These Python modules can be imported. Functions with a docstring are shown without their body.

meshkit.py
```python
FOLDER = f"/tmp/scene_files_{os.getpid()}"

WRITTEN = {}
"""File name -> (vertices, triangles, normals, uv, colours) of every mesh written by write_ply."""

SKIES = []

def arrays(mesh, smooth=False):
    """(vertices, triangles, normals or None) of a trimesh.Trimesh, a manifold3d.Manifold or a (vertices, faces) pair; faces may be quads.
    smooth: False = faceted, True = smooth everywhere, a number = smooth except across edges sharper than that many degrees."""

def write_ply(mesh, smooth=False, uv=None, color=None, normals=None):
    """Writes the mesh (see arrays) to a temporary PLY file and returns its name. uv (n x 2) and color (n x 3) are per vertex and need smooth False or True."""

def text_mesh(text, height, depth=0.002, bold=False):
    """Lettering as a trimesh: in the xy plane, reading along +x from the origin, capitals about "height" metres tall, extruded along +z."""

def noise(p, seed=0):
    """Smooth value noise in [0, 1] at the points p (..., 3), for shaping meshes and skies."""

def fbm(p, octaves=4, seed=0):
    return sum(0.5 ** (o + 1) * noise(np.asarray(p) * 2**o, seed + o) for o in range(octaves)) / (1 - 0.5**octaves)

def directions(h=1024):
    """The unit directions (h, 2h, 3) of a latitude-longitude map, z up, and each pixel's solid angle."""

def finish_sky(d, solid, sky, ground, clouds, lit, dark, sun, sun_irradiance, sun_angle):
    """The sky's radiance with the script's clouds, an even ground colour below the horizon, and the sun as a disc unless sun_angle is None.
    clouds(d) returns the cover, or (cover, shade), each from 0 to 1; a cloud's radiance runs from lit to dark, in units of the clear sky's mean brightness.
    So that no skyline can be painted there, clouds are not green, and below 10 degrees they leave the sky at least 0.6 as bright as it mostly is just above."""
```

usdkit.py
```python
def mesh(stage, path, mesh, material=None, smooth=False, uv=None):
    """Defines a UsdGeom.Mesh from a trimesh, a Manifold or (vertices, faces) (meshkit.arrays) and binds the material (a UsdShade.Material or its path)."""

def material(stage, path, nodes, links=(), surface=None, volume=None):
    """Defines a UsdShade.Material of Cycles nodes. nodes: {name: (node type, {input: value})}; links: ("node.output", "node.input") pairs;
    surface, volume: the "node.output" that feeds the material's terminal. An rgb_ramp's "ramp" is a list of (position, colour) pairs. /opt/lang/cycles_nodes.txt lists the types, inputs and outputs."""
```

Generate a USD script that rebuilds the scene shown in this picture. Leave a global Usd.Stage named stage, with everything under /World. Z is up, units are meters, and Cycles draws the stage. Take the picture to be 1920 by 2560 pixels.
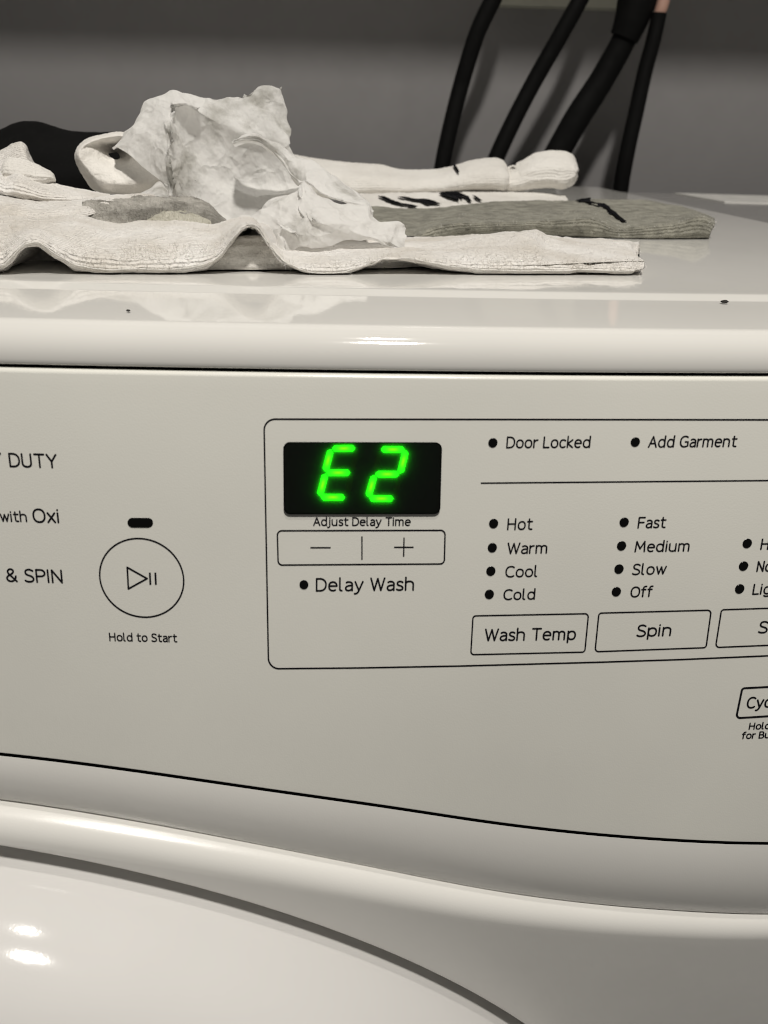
import math, random
import numpy as np, trimesh, shapely, shapely.geometry as sg
from shapely import affinity
from scipy.interpolate import PchipInterpolator, CubicSpline
from pxr import Usd, UsdGeom, UsdLux, UsdShade, Gf, Sdf, Vt
import usdkit
from meshkit import noise, fbm

rng = np.random.default_rng(7)
random.seed(7)
stage = Usd.Stage.CreateInMemory()
UsdGeom.Xform.Define(stage, '/World')

# ---------------------------------------------------------------- camera
ZT = 0.95                      # height of the machine's top above the floor
PITCH, ROLL, CAM_H, F = math.radians(25.6), 0.030, 0.033, 1920.0
EYE = np.array([0.0, 0.0, ZT + CAM_H])
FWD = np.array([0, math.cos(PITCH), -math.sin(PITCH)])
DN0 = np.array([0, -math.sin(PITCH), -math.cos(PITCH)])
XAX = np.array([1.0, 0, 0])
RIGHT = math.cos(ROLL) * XAX - math.sin(ROLL) * DN0
DOWN = math.sin(ROLL) * XAX + math.cos(ROLL) * DN0
cam = UsdGeom.Camera.Define(stage, '/World/camera')
M = Gf.Matrix4d(*RIGHT, 0, *(-DOWN), 0, *(-FWD), 0, *EYE, 1)
cam.AddTransformOp().Set(M)
cam.CreateHorizontalApertureAttr(26.0)
cam.CreateVerticalApertureAttr(26.0 * 4 / 3)
cam.CreateFocalLengthAttr(26.0)
cam.CreateFStopAttr(26.0 / 1.15)
cam.CreateFocusDistanceAttr(0.215)
cam.CreateClippingRangeAttr((0.01, 100.0))
cam.CreateExposureAttr(0.28)

# ---------------------------------------------------------------- lamps and the room's dim bounce
def look_from(p, target):
    m = Gf.Matrix4d().SetLookAt(Gf.Vec3d(*p), Gf.Vec3d(*target), Gf.Vec3d(0, 1, 0.01)).GetInverse()
    return m

LAMPS = [((0.145, -0.48, ZT + 1.40), 0.058, 490.0), ((0.10, -0.08, ZT + 1.42), 0.032, 380.0)]
for i, (p, r, power) in enumerate(LAMPS):
    l = UsdLux.SphereLight.Define(stage, f'/World/ceiling_bulb{"" if i == 0 else "_%03d" % i}')
    l.AddTranslateOp().Set(Gf.Vec3d(*p))
    l.CreateRadiusAttr(r)
    l.CreateIntensityAttr(power)
    l.CreateNormalizeAttr(False)
    l.CreateColorAttr(Gf.Vec3f(1.0, 0.952, 0.882))
room = UsdLux.DomeLight.Define(stage, '/World/room_light')
roomm = usdkit.material(stage, '/World/Looks/room_bounce', {'b': ('background_shader', {'color': (1.0, 0.965, 0.91), 'strength': 0.055})}, surface='b.background')
UsdShade.MaterialBindingAPI.Apply(room.GetPrim()).Bind(roomm)

# ---------------------------------------------------------------- pixels and points
def ray(px, py):
    px, py = np.asarray(px, float), np.asarray(py, float)
    return FWD + ((px - 960) / F)[..., None] * RIGHT + ((py - 1280) / F)[..., None] * DOWN

def project(p):
    q = np.asarray(p, float) - EYE
    f = q @ FWD
    return np.stack([960 + F * (q @ RIGHT) / f, 1280 + F * (q @ DOWN) / f], -1)

def at_depth(px, py, y):
    d = ray(px, py)
    return EYE + d * (np.asarray(y, float) / d[..., 1])[..., None]

def at_height(px, py, z=0.0):
    d = ray(px, py)
    return EYE + d * ((ZT + z - EYE[2]) / d[..., 2])[..., None]

def on_surface(px, py, yfun, it=25):
    """Where the ray of a pixel meets the surface y = yfun(x, z)."""
    d = ray(px, py)
    t = np.full(d.shape[:-1], 0.2)
    for _ in range(it):
        p = EYE + d * t[..., None]
        t = 0.5 * t + 0.5 * yfun(p[..., 0], p[..., 2]) / d[..., 1]
    return EYE + d * t[..., None]

# ---------------------------------------------------------------- naming and building
used = {}
def numbered(path):
    n = used.get(path, 0)
    used[path] = n + 1
    return path if n == 0 else f'{path}_{n:03d}'

def data(prim, label=None, category=None, group=None, kind=None):
    for k, v in (('label', label), ('category', category), ('group', group), ('kind', kind)):
        if v:
            prim.SetCustomDataByKey(k, v)
    return prim

BASES = {}
def thing(name, base, label, category, group=None, kind=None):
    path = numbered('/World/' + name)
    x = UsdGeom.Xform.Define(stage, path)
    x.AddTranslateOp().Set(Gf.Vec3d(*map(float, base)))
    BASES[path] = np.asarray(base, float)
    data(x.GetPrim(), label, category, group, kind)
    return path

def obj(name, mesh, mat, parent='/World', smooth=False, label=None, category=None, group=None, kind=None, along=None):
    path = numbered(f'{parent}/{name}')
    base = next((b for k, b in BASES.items() if path.startswith(k + '/')), np.zeros(3))
    if isinstance(mesh, tuple):
        mesh = trimesh.Trimesh(np.asarray(mesh[0], float), tri(mesh[1]), process=False)
    mesh = mesh.copy()
    mesh.vertices = mesh.vertices - base
    m = usdkit.mesh(stage, path, mesh, LOOK[mat], smooth=smooth)
    along = mesh.metadata.get('along') if along is None else along
    if along is not None and smooth is True:
        UsdGeom.PrimvarsAPI(m).CreatePrimvar('knitRow', Sdf.ValueTypeNames.FloatArray, 'vertex').Set(Vt.FloatArray.FromNumpy(np.asarray(along, np.float32)))
    data(m.GetPrim(), label, category, group, kind)
    return path

def tri(f):
    f = np.asarray(f, int)
    return np.vstack([f[:, [0, 1, 2]], f[:, [0, 2, 3]]]) if f.shape[1] == 4 else f

def grid_faces(n, m, wrap=False, flip=False):
    k = np.arange(n * m).reshape(n, m)
    if wrap:
        k = np.concatenate([k, k[:, :1]], 1)
    q = np.stack([k[:-1, :-1], k[1:, :-1], k[1:, 1:], k[:-1, 1:]], -1).reshape(-1, 4)
    return tri(q[:, ::-1] if flip else q)

def grid_mesh(p, wrap=False, flip=False):
    return trimesh.Trimesh(p.reshape(-1, 3), grid_faces(p.shape[0], p.shape[1], wrap, flip), process=False)

def box(x0, x1, y0, y1, z0, z1):
    return trimesh.creation.box(bounds=[[x0, y0, z0], [x1, y1, z1]])

# ---------------------------------------------------------------- materials
LOOK = {}
def mat(name, nodes, links=(), surface='p.BSDF'):
    LOOK[name] = usdkit.material(stage, '/World/Looks/' + name, nodes, links, surface)

def plastic(name, color, rough, bump=0.02, coat=0.0, scale=900, ior=1.5, spec=0.5, vary=0.955):
    c = np.array(color)
    mat(name, {
        'g': ('geometry', {}),
        'n': ('noise_texture', {'scale': 14.0, 'detail': 4}),
        'r': ('rgb_ramp', {'ramp': [(0.3, tuple(c * vary)), (0.7, tuple(c))]}),
        'rn': ('noise_texture', {'scale': 45.0, 'detail': 5}),
        'rr': ('map_range', {'from_min': 0.35, 'from_max': 0.7, 'to_min': rough * 0.85, 'to_max': rough * 1.25}),
        'f': ('noise_texture', {'scale': float(scale), 'detail': 2}),
        'b': ('bump', {'strength': bump, 'distance': 0.0004}),
        'p': ('principled_bsdf', {'roughness': rough, 'ior': ior, 'specular_ior_level': spec, 'coat_weight': coat, 'coat_roughness': 0.04}),
    }, [('g.position', 'n.vector'), ('n.fac', 'r.fac'), ('r.color', 'p.base_color'), ('g.position', 'rn.vector'), ('rn.fac', 'rr.value'),
        ('rr.result', 'p.roughness'), ('g.position', 'f.vector'), ('f.fac', 'b.height'), ('b.normal', 'p.normal')])

plastic('white_enamel', (0.80, 0.79, 0.755), 0.05, 0.01, scale=700, ior=1.75)
plastic('panel_plastic', (0.85, 0.845, 0.785), 0.24, 0.06, scale=2600, vary=0.92)  # mottled base colour stands in for soft reflections, with slight stains
plastic('trim_plastic', (0.82, 0.81, 0.775), 0.25, 0.05, scale=2200)
plastic('door_plastic', (0.735, 0.725, 0.71), 0.11, 0.02, scale=1500, spec=0.16)
plastic('neighbour_enamel', (0.30, 0.295, 0.285), 0.12, 0.02, scale=700)
plastic('dark_gap', (0.002, 0.002, 0.002), 0.9, spec=0.05)
plastic('ink', (0.008, 0.0075, 0.010), 0.5, spec=0.2)
plastic('display_glass', (0.003, 0.003, 0.003), 0.06, bump=0.0, spec=0.3)
plastic('unlit_segment', (0.030, 0.036, 0.012), 0.4, spec=0.2)
mat('smoked_cover', {
    'fr': ('fresnel', {'IOR': 1.35}),
    'tp': ('transparent_bsdf', {'color': (0.72, 0.75, 0.72)}),
    'tl': ('translucent_bsdf', {'color': (0.85, 1.0, 0.85)}),
    'm': ('mix_closure', {'fac': 0.36}),
    'gl': ('glossy_bsdf', {'roughness': 0.05}),
    'x': ('mix_closure', {}),
}, [('tp.BSDF', 'm.closure1'), ('tl.BSDF', 'm.closure2'), ('fr.fac', 'x.fac'), ('m.closure', 'x.closure1'), ('gl.BSDF', 'x.closure2')], surface='x.closure')
plastic('indicator_lens', (0.004, 0.004, 0.004), 0.15, bump=0.0, spec=0.3)
plastic('wall_paint', (0.262, 0.256, 0.258), 0.75, 0.25, scale=500)
plastic('ledge_paint', (0.55, 0.55, 0.47), 0.6)
plastic('black_rubber', (0.0035, 0.0035, 0.0035), 0.7, 0.1, spec=0.12)
plastic('copper', (0.45, 0.27, 0.21), 0.5)
plastic('speck', (0.02, 0.018, 0.016), 0.8)
plastic('seam_yarn', (0.50, 0.48, 0.44), 0.9, spec=0.1)
plastic('fibre', (0.16, 0.15, 0.14), 0.8)
mat('lit_segment', {
    'a': ('attribute', {'attribute': 'glowColor'}),
    'e': ('emission', {'strength': 1.0}),
}, [('a.color', 'e.color')], surface='e.emission')

def cloth(name, c_light, c_dark, rib=0.0, terry=0.5, dirt=(0.10, 0.09, 0.08), dirt_at=0.0, transl=0.0, scale=1600, blotch=30, sheen=0.15, ramp=(0.32, 0.62), ribs=0.35, crease=False):
    nodes = {
        'g': ('geometry', {}),
        'n': ('noise_texture', {'scale': float(blotch), 'detail': 6, 'roughness': 0.6}),
        'r': ('rgb_ramp', {'ramp': [(ramp[0], c_dark), (ramp[1], c_light)]}),
        'v': ('voronoi_texture', {'scale': float(scale)}),
        'n2': ('noise_texture', {'scale': scale * 0.45, 'detail': 4, 'roughness': 0.7}),
        'h': ('math', {'math_type': 'multiply_add', 'value2': -0.6}),
        'b': ('bump', {'strength': terry, 'distance': 0.0009}),
        'v2': ('noise_texture', {'scale': 1100.0, 'detail': 1}),
        'd': ('map_range', {'from_min': 0.80 if dirt_at == 0 else dirt_at, 'from_max': (0.80 if dirt_at == 0 else dirt_at) + 0.05, 'to_max': 0.8, 'clamp': True}),
        'm': ('mix_color', {'b': dirt}),
        'p': ('principled_bsdf', {'roughness': 0.95, 'specular_ior_level': 0.15, 'sheen_weight': sheen, 'sheen_roughness': 0.5}),
    }
    links = [('g.position', 'n.vector'), ('n.fac', 'r.fac'), ('g.position', 'v.vector'), ('g.position', 'n2.vector'),
             ('v.distance', 'h.value1'), ('n2.fac', 'h.value3'), ('h.value', 'b.height'), ('b.normal', 'p.normal'),
             ('g.position', 'v2.vector'), ('v2.fac', 'd.value'), ('d.result', 'm.fac'), ('r.color', 'm.a'), ('m.result', 'p.base_color')]
    if rib:
        nodes['w'] = ('attribute', {'attribute': 'knitRow'})
        nodes['ws'] = ('math', {'math_type': 'multiply_add', 'value2': float(2 * math.pi / rib), 'value3': 0.0})
        nodes['wj'] = ('noise_texture', {'scale': 260.0, 'detail': 2})
        nodes['wa'] = ('math', {'math_type': 'multiply_add', 'value2': 5.0})
        nodes['wn'] = ('math', {'math_type': 'sine'})
        nodes['b2'] = ('bump', {'strength': ribs, 'distance': 0.0005})
        links += [('w.fac', 'ws.value1'), ('g.position', 'wj.vector'), ('wj.fac', 'wa.value1'), ('ws.value', 'wa.value3'), ('wa.value', 'wn.value1'), ('wn.value', 'b2.height'), ('b.normal', 'b2.normal')]
        links = [l for l in links if l != ('b.normal', 'p.normal')] + [('b2.normal', 'p.normal')]
    if crease:
        nodes['cw'] = ('noise_texture', {'scale': 90.0, 'detail': 3})
        nodes['cm'] = ('mix_vector', {'fac': 0.012})
        nodes['cv'] = ('voronoi_texture', {'scale': 120.0, 'feature': 'distance_to_edge'})
        nodes['cr'] = ('map_range', {'from_min': 0.0, 'from_max': 0.16, 'to_min': 1.0, 'to_max': 0.0, 'clamp': True})
        nodes['cb'] = ('bump', {'strength': 0.35, 'distance': 0.0009})
        nodes['ev'] = ('voronoi_texture', {'scale': 620.0})
        nodes['eb'] = ('bump', {'strength': 0.25, 'distance': 0.0005})
        links += [('g.position', 'cw.vector'), ('g.position', 'cm.a'), ('cw.color', 'cm.b'), ('cm.result', 'cv.vector'), ('cv.distance', 'cr.value'), ('cr.result', 'cb.height'),
                  ('g.position', 'ev.vector'), ('ev.distance', 'eb.height'), ('b.normal', 'eb.normal'), ('eb.normal', 'cb.normal')]
        links = [l for l in links if l != ('b.normal', 'p.normal')] + [('cb.normal', 'p.normal')]
    surf = 'p.BSDF'
    if transl:
        nodes['t'] = ('translucent_bsdf', {})
        nodes['x'] = ('mix_closure', {'fac': transl})
        links += [('m.result', 't.color'), ('p.BSDF', 'x.closure1'), ('t.BSDF', 'x.closure2')]
        surf = 'x.closure'
    mat(name, nodes, links, surf)

cloth('white_terry', (0.88, 0.86, 0.83), (0.72, 0.68, 0.62), terry=0.42, rib=0.0010, ribs=0.5, dirt_at=0.755, blotch=40)
cloth('white_knit', (0.82, 0.80, 0.76), (0.72, 0.695, 0.65), rib=0.0014, ribs=0.3, terry=0.35)
cloth('grey_knit', (0.35, 0.34, 0.285), (0.18, 0.175, 0.145), rib=0.0012, ribs=0.5, terry=0.7, dirt=(0.05, 0.05, 0.05), dirt_at=0.72, blotch=160)
cloth('sole_grey', (0.50, 0.48, 0.44), (0.22, 0.21, 0.185), terry=0.8, blotch=110, ramp=(0.38, 0.6), dirt=(0.06, 0.06, 0.05))
cloth('yellow_terry', (0.64, 0.62, 0.54), (0.48, 0.46, 0.38), terry=0.8)
cloth('black_knit', (0.004, 0.004, 0.004), (0.002, 0.002, 0.002), terry=0.2, sheen=0.0, dirt=(0.002, 0.002, 0.002))
cloth('sheet_fibre', (0.92, 0.915, 0.90), (0.45, 0.44, 0.40), terry=0.12, dirt_at=0.80, transl=0.42, scale=900, blotch=48, ramp=(0.30, 0.47), crease=True)
cloth('black_yarn', (0.006, 0.006, 0.008), (0.003, 0.003, 0.004), terry=0.4, sheen=0.0)

# ================================================================ THE WASHING MACHINE
XC = -0.14                     # middle of the machine
BOW = 2.1
bow = lambda x: (x - XC) ** 2 / (2 * BOW)
X0, X1 = XC - 0.343, XC + 0.343
TOPY = 0.1655 - bow(0.0)         # front of the lid at the middle of the machine (over the panel)
LEAN = math.tan(math.radians(9.6))

washer = thing('washing_machine', (XC, TOPY + 0.35, 0.0), 'white washing machine with bowed control panel and green E2 glowing on its display', 'washing machine')
cols = np.linspace(X0, X1, 141)

# where rows of the photograph lie at its middle column
def yz(py, z):                   # depth at the middle column of a row that lies z above the top
    return float(at_height(960.0, py, z)[1])

# --- lid: flat top, soft step, forward band, rolled front
lid_front = float(on_surface(960.0, 927.0, lambda x, z: 0.1665 + 0 * x)[1])
YB = 0.160
z4 = float(at_depth(960.0, 921.5, YB)[2]) - ZT
yc1, yc2, yc3 = yz(721.0, 0.0), yz(741.0, -0.0011), yz(809.0, -0.0021)
prof = [(0.832, -0.010), (0.836, -0.004), (0.8345, -0.0008), (0.830, 0.0), (0.6, 0.0), (0.35, 0.0), (0.25, 0.0), (yc1 + 0.004, 0.0), (yc1 + 0.0006, 0.0), (yc1 - 0.0004, -0.0001)]
for t in np.linspace(0.15, 0.9, 6):
    prof.append((yc1 + (yc2 - yc1) * t, -0.0011 * t))
prof += [(yc2 + 0.0002, -0.00105), (yc2 - 0.0004, -0.00112), (yc2 - 0.006, -0.0013), (yc3 + 0.006, -0.0018), (yc3 + 0.001, -0.0021)]
ya, za = yc3, -0.0021
yb, zb = YB, z4
for a in np.linspace(0, 90, 19)[1:]:
    s, c = math.sin(math.radians(a)), math.cos(math.radians(a))
    prof.append((ya - (ya - yb) * s, zb + (za - zb) * c))
prof += [(yb + 0.0002, zb - 0.0004), (yb + 0.0008, zb - 0.0006), (yb + 0.02, zb - 0.0006)]
prof = np.array(prof)
prof_y = prof[:, 0] - bow(0.0)
P = np.empty((len(cols), len(prof), 3))
for i, x in enumerate(cols):
    w = np.clip((0.40 - prof[:, 0]) / 0.2, 0, 1)       # the back edge is straight, the front edge bows
    P[i, :, 0] = x
    P[i, :, 1] = prof[:, 0] + w * (bow(x) - bow(0.0))
    P[i, :, 2] = ZT + prof[:, 1]
obj('top_lid', grid_mesh(P, flip=False), 'white_enamel', washer, smooth=50)

# --- control panel
ZP = float(at_depth(960.0, 948.0, YB - 0.0006)[2])          # its upper edge
yp0 = YB - 0.0006 - bow(0.0)
panel_y = lambda x, z: yp0 + bow(x) + (z - ZP) * LEAN - 0.62 * (ZP - z) * (z - ZP + 0.12)   # a slight swell from top to bottom

def fold(points_px, yfun):
    """A curve of the photograph as z over distance from the machine's middle, flat at the middle."""
    p = np.array(points_px, float)
    q = on_surface(p[:, 0], p[:, 1], yfun)
    d, z = q[:, 0] - XC, q[:, 2]
    s0 = (z[1] - z[0]) / (d[1] - d[0])
    mid = z[0] - s0 * d[0] / 2
    dd = np.concatenate([[-d[0], 0], d, [d[-1] + 0.05, d[-1] + 0.16]])
    s1 = (z[-1] - z[-2]) / (d[-1] - d[-2])
    zz = np.concatenate([[z[0], mid], z, [z[-1] + s1 * 0.02, z[-1] + s1 * 0.02]])
    f = PchipInterpolator(dd, zz)
    from scipy.ndimage import gaussian_filter1d
    g = np.linspace(-0.40, 0.40, 1601)
    sm = CubicSpline(g, gaussian_filter1d(f(np.minimum(np.abs(g), dd[-1])), 20))
    return lambda x: sm(np.clip(np.asarray(x) - XC, -0.4, 0.4))

panel_bottom = fold([(0, 1879), (301, 1916), (603, 1960), (800, 1988), (1000, 2016), (1207, 2049), (1515, 2084), (1720, 2098), (1920, 2105)], panel_y)
s = np.linspace(0, 1, 40)
zb_ = panel_bottom(cols)
zz = ZP + (zb_[:, None] - ZP) * s[None]
P = np.stack([np.broadcast_to(cols[:, None], zz.shape), panel_y(cols[:, None], zz), zz], -1)
def turned(P, first, last, r=0.0005, depth=0.012):
    """Adds a small rounded return to the first and the last row of a sheet."""
    out = []
    for k in ((first, 0, 1), (last, -1, -2)):
        on, e, inn = k
        if not on:
            out.append(None); continue
        dirv = P[:, e] - P[:, inn]
        dirv = dirv / np.linalg.norm(dirv, axis=1, keepdims=True)
        rows = []
        for a in (25, 50, 75, 90):
            a = math.radians(a)
            rows.append(P[:, e] + dirv * (r if e else r * 1.8) * math.sin(a) + np.array([0, (r if e else r * 1.8) * (1 - math.cos(a)), 0]))
        rows.append(rows[-1] + np.array([0, depth, 0]))
        out.append(np.stack(rows, 1))
    parts = ([out[0][:, ::-1]] if first else []) + [P] + ([out[1]] if last else [])
    return np.concatenate(parts, 1)
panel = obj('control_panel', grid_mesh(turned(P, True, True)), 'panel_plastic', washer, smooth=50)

# --- lower roll of the console: from the panel's lower edge inwards, down to the front
seam_y = lambda x, z: panel_y(x, panel_bottom(x)) + 0.0012
seam = fold([(0, 1998), (301, 2045), (603, 2102), (800, 2141), (1000, 2181), (1207, 2222), (1515, 2262), (1720, 2277), (1920, 2285)], seam_y)
gap = 0.0010
n = 24
t = np.linspace(0, 1, n)
A = np.stack([cols, panel_y(cols, zb_) - 0.0002, zb_ - gap], 1)
B = np.stack([cols, seam_y(cols, 0), seam(cols)], 1)
# convex: starts parallel to the panel, ends turned under
C = A + np.stack([0 * cols, -0.0030 + 0 * cols, (B[:, 2] - A[:, 2]) * 0.55], 1)
P = (1 - t)[None, :, None] ** 2 * A[:, None] + 2 * ((1 - t) * t)[None, :, None] * C[:, None] + (t ** 2)[None, :, None] * B[:, None]
P = np.concatenate([P, (B + np.array([0, 0.004, -0.003]))[:, None]], 1)
obj('console_lip', grid_mesh(P), 'trim_plastic', washer, smooth=50)
P = np.stack([np.stack([cols, panel_y(cols, zb_) + 0.0012, zb_ + 0.0012], 1), np.stack([cols, panel_y(cols, zb_) + 0.0003, zb_ - gap * 0.5], 1), np.stack([cols, panel_y(cols, zb_) + 0.0003, zb_ - gap - 0.0006], 1)], 1)
obj('gap_lining', grid_mesh(P), 'dark_gap', washer, label='dark joint below the control panel')
P = np.stack([np.stack([cols, YB + 0.0010 + bow(cols) - bow(0), 0 * cols + ZP + 0.004], 1), np.stack([cols, YB + 0.0010 + bow(cols) - bow(0), 0 * cols + ZP - 0.0015], 1)], 1)
obj('gap_lining', grid_mesh(P), 'dark_gap', washer, label='dark joint between lid and control panel')

# --- front with its round opening
RF = 0.0075                     # rounding of the front's upper edge
ybot = float(np.mean(seam_y(np.array([0.0]), 0)))
FLEAN = math.tan(math.radians(5))
front_y = lambda x, z: seam_y(x, 0) - RF + np.maximum(float(np.max(seam(cols))) - z, 0) * FLEAN * 0.9
open_px = np.array([(0, 2122), (169, 2147), (338, 2186), (512, 2228), (723, 2294), (900, 2356), (1035, 2415), (1146, 2470), (1306, 2560)], float)
q = on_surface(open_px[:, 0], open_px[:, 1], front_y)
Amat = np.stack([2 * q[:, 0], 2 * q[:, 2], np.ones(len(q))], 1)
sol = np.linalg.lstsq(Amat, q[:, 0] ** 2 + q[:, 2] ** 2, rcond=None)[0]
DX, DZ = sol[:2]
DR = math.sqrt(sol[2] + DX ** 2 + DZ ** 2)
print('door circle', DX, DZ, DR, 'zp', ZP, 'yc', yc1, yc2, yc3, 'z4', z4)
xs = np.linspace(X0, X1, 200)
outline = sg.Polygon([*zip(xs, seam(xs)), (X1, 0.06), (X0, 0.06)])
phis = np.linspace(0, 2 * np.pi, 361)[:-1]
def reach(poly):
    r = []
    for a in phis:
        g = sg.LineString([(DX, DZ), (DX + 2 * math.cos(a), DZ + 2 * math.sin(a))]).intersection(poly)
        r.append(max(math.hypot(c[0] - DX, c[1] - DZ) for c in g.coords) if g.geom_type == 'LineString' and len(g.coords) else DR + 0.01)
    return np.array(r)
rows = []
for a in np.linspace(0, 90, 10):
    a = math.radians(a)
    rr_ = reach(outline.buffer(-RF * (1 - math.sin(a)) - 1e-6) if a < 1.57 else outline)
    rows.append((rr_, RF * (1 - math.cos(a))))
rows = rows[::-1]
rows = [(rows[0][0], RF + 0.02)] + rows               # side return
r_in = rows[-1][0]
for tt in np.linspace(0.08, 0.98, 14):
    rows.append((r_in + (DR + 0.0015 - r_in) * tt, 0.0))
for a in np.linspace(15, 90, 6):
    a = math.radians(a)
    rows.append((np.full(360, DR + 0.0015 * (1 - math.sin(a))), 0.0015 * (1 - math.cos(a))))
rows.append((np.full(360, DR), 0.022))
P = np.empty((len(rows), 360, 3))
for k, (r, off) in enumerate(rows):
    x, z = DX + r * np.cos(phis), DZ + r * np.sin(phis)
    P[k, :, 0], P[k, :, 2] = x, z
    xx = np.clip(x, X0, X1)
    P[k, :, 1] = front_y(xx, np.maximum(z, 0.45)) + off
obj('front_panel', grid_mesh(P, wrap=True, flip=True), 'trim_plastic', washer, smooth=50)

# --- bulging round door
dy = float(front_y(np.array([DX]), np.array([DZ + DR]))[0])
ctl = [(DR - 0.0055, 0.020), (DR - 0.0068, 0.010), (DR - 0.0083, 0.001), (DR - 0.0108, -0.009), (DR - 0.0150, -0.0185), (DR - 0.0215, -0.0265), (DR - 0.031, -0.0325), (DR - 0.044, -0.036), (DR - 0.058, -0.035), (DR - 0.068, -0.029), (DR - 0.073, -0.015)]
ct = np.array(ctl)
cs = CubicSpline(np.arange(len(ct)), ct)
pr = cs(np.linspace(0, len(ct) - 1, 70))
P = np.empty((len(pr), 240, 3))
ph = np.linspace(0, 2 * np.pi, 241)[:-1]
for k, (r, o) in enumerate(pr):
    P[k] = np.stack([DX + r * np.cos(ph), np.full(240, dy + o), DZ + r * np.sin(ph)], 1)
door = obj('door', grid_mesh(P, wrap=True, flip=True), 'door_plastic', washer, smooth=60)
g = np.linspace(0, DR - 0.071, 14)[::-1]
P = np.stack([np.stack([DX + r * np.cos(ph), np.full(240, dy - 0.022 + 0.02 * (1 - (r / g[0]) ** 2)), DZ + r * np.sin(ph)], 1) for r in g])
obj('window', grid_mesh(P, wrap=True, flip=True), 'display_glass', door, smooth=True)

# --- cabinet behind
side = 0.004
ycab = float(np.max(panel_y(cols, ZP))) + 0.03
obj('cabinet', box(X0 + side, X1 - side, ycab, 0.825, 0.02, ZT - 0.012), 'trim_plastic', washer)

# ---------------------------------------------------------------- printing on the panel
SHEET = 0.00008
def lift(pxy, h=SHEET):
    p = on_surface(pxy[:, 0], pxy[:, 1], panel_y)
    nrm = np.stack([-(p[:, 0] - XC) / BOW * -1, -np.ones(len(p)), np.full(len(p), LEAN)], 1)
    nrm /= np.linalg.norm(nrm, axis=1, keepdims=True)
    return p + nrm * h

def polys(shape):
    return [g for g in getattr(shape, 'geoms', [shape]) if g.geom_type == 'Polygon' and g.area > 0.2]

def flat(shape, h=SHEET, seg=14.0):
    """A shape drawn in the photograph's pixels as a thin sheet of ink on the panel."""
    out = []
    x0, y0, x1, y1 = shape.bounds
    ex = np.linspace(x0 - 1, x1 + 1, max(1, int((x1 - x0) / 45)) + 1)
    ey = np.linspace(y0 - 1, y1 + 1, max(1, int((y1 - y0) / 45)) + 1)
    pieces = [q for a, b in zip(ex, ex[1:]) for c, d in zip(ey, ey[1:]) for q in polys(shape.intersection(sg.box(a, c, b, d)))]
    for g in pieces:
        v, f = trimesh.creation.triangulate_polygon(g, engine='earcut')
        v = np.asarray(v, float)[:, :2]
        p = lift(v, h)
        f = np.asarray(f)
        a, b, c = p[f[:, 0]], p[f[:, 1]], p[f[:, 2]]
        nn = np.cross(b - a, c - a)[:, 1]
        f = np.where((nn > 0)[:, None], f[:, ::-1], f)
        out.append(trimesh.Trimesh(p, f, process=False))
    return trimesh.util.concatenate(out)

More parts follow.
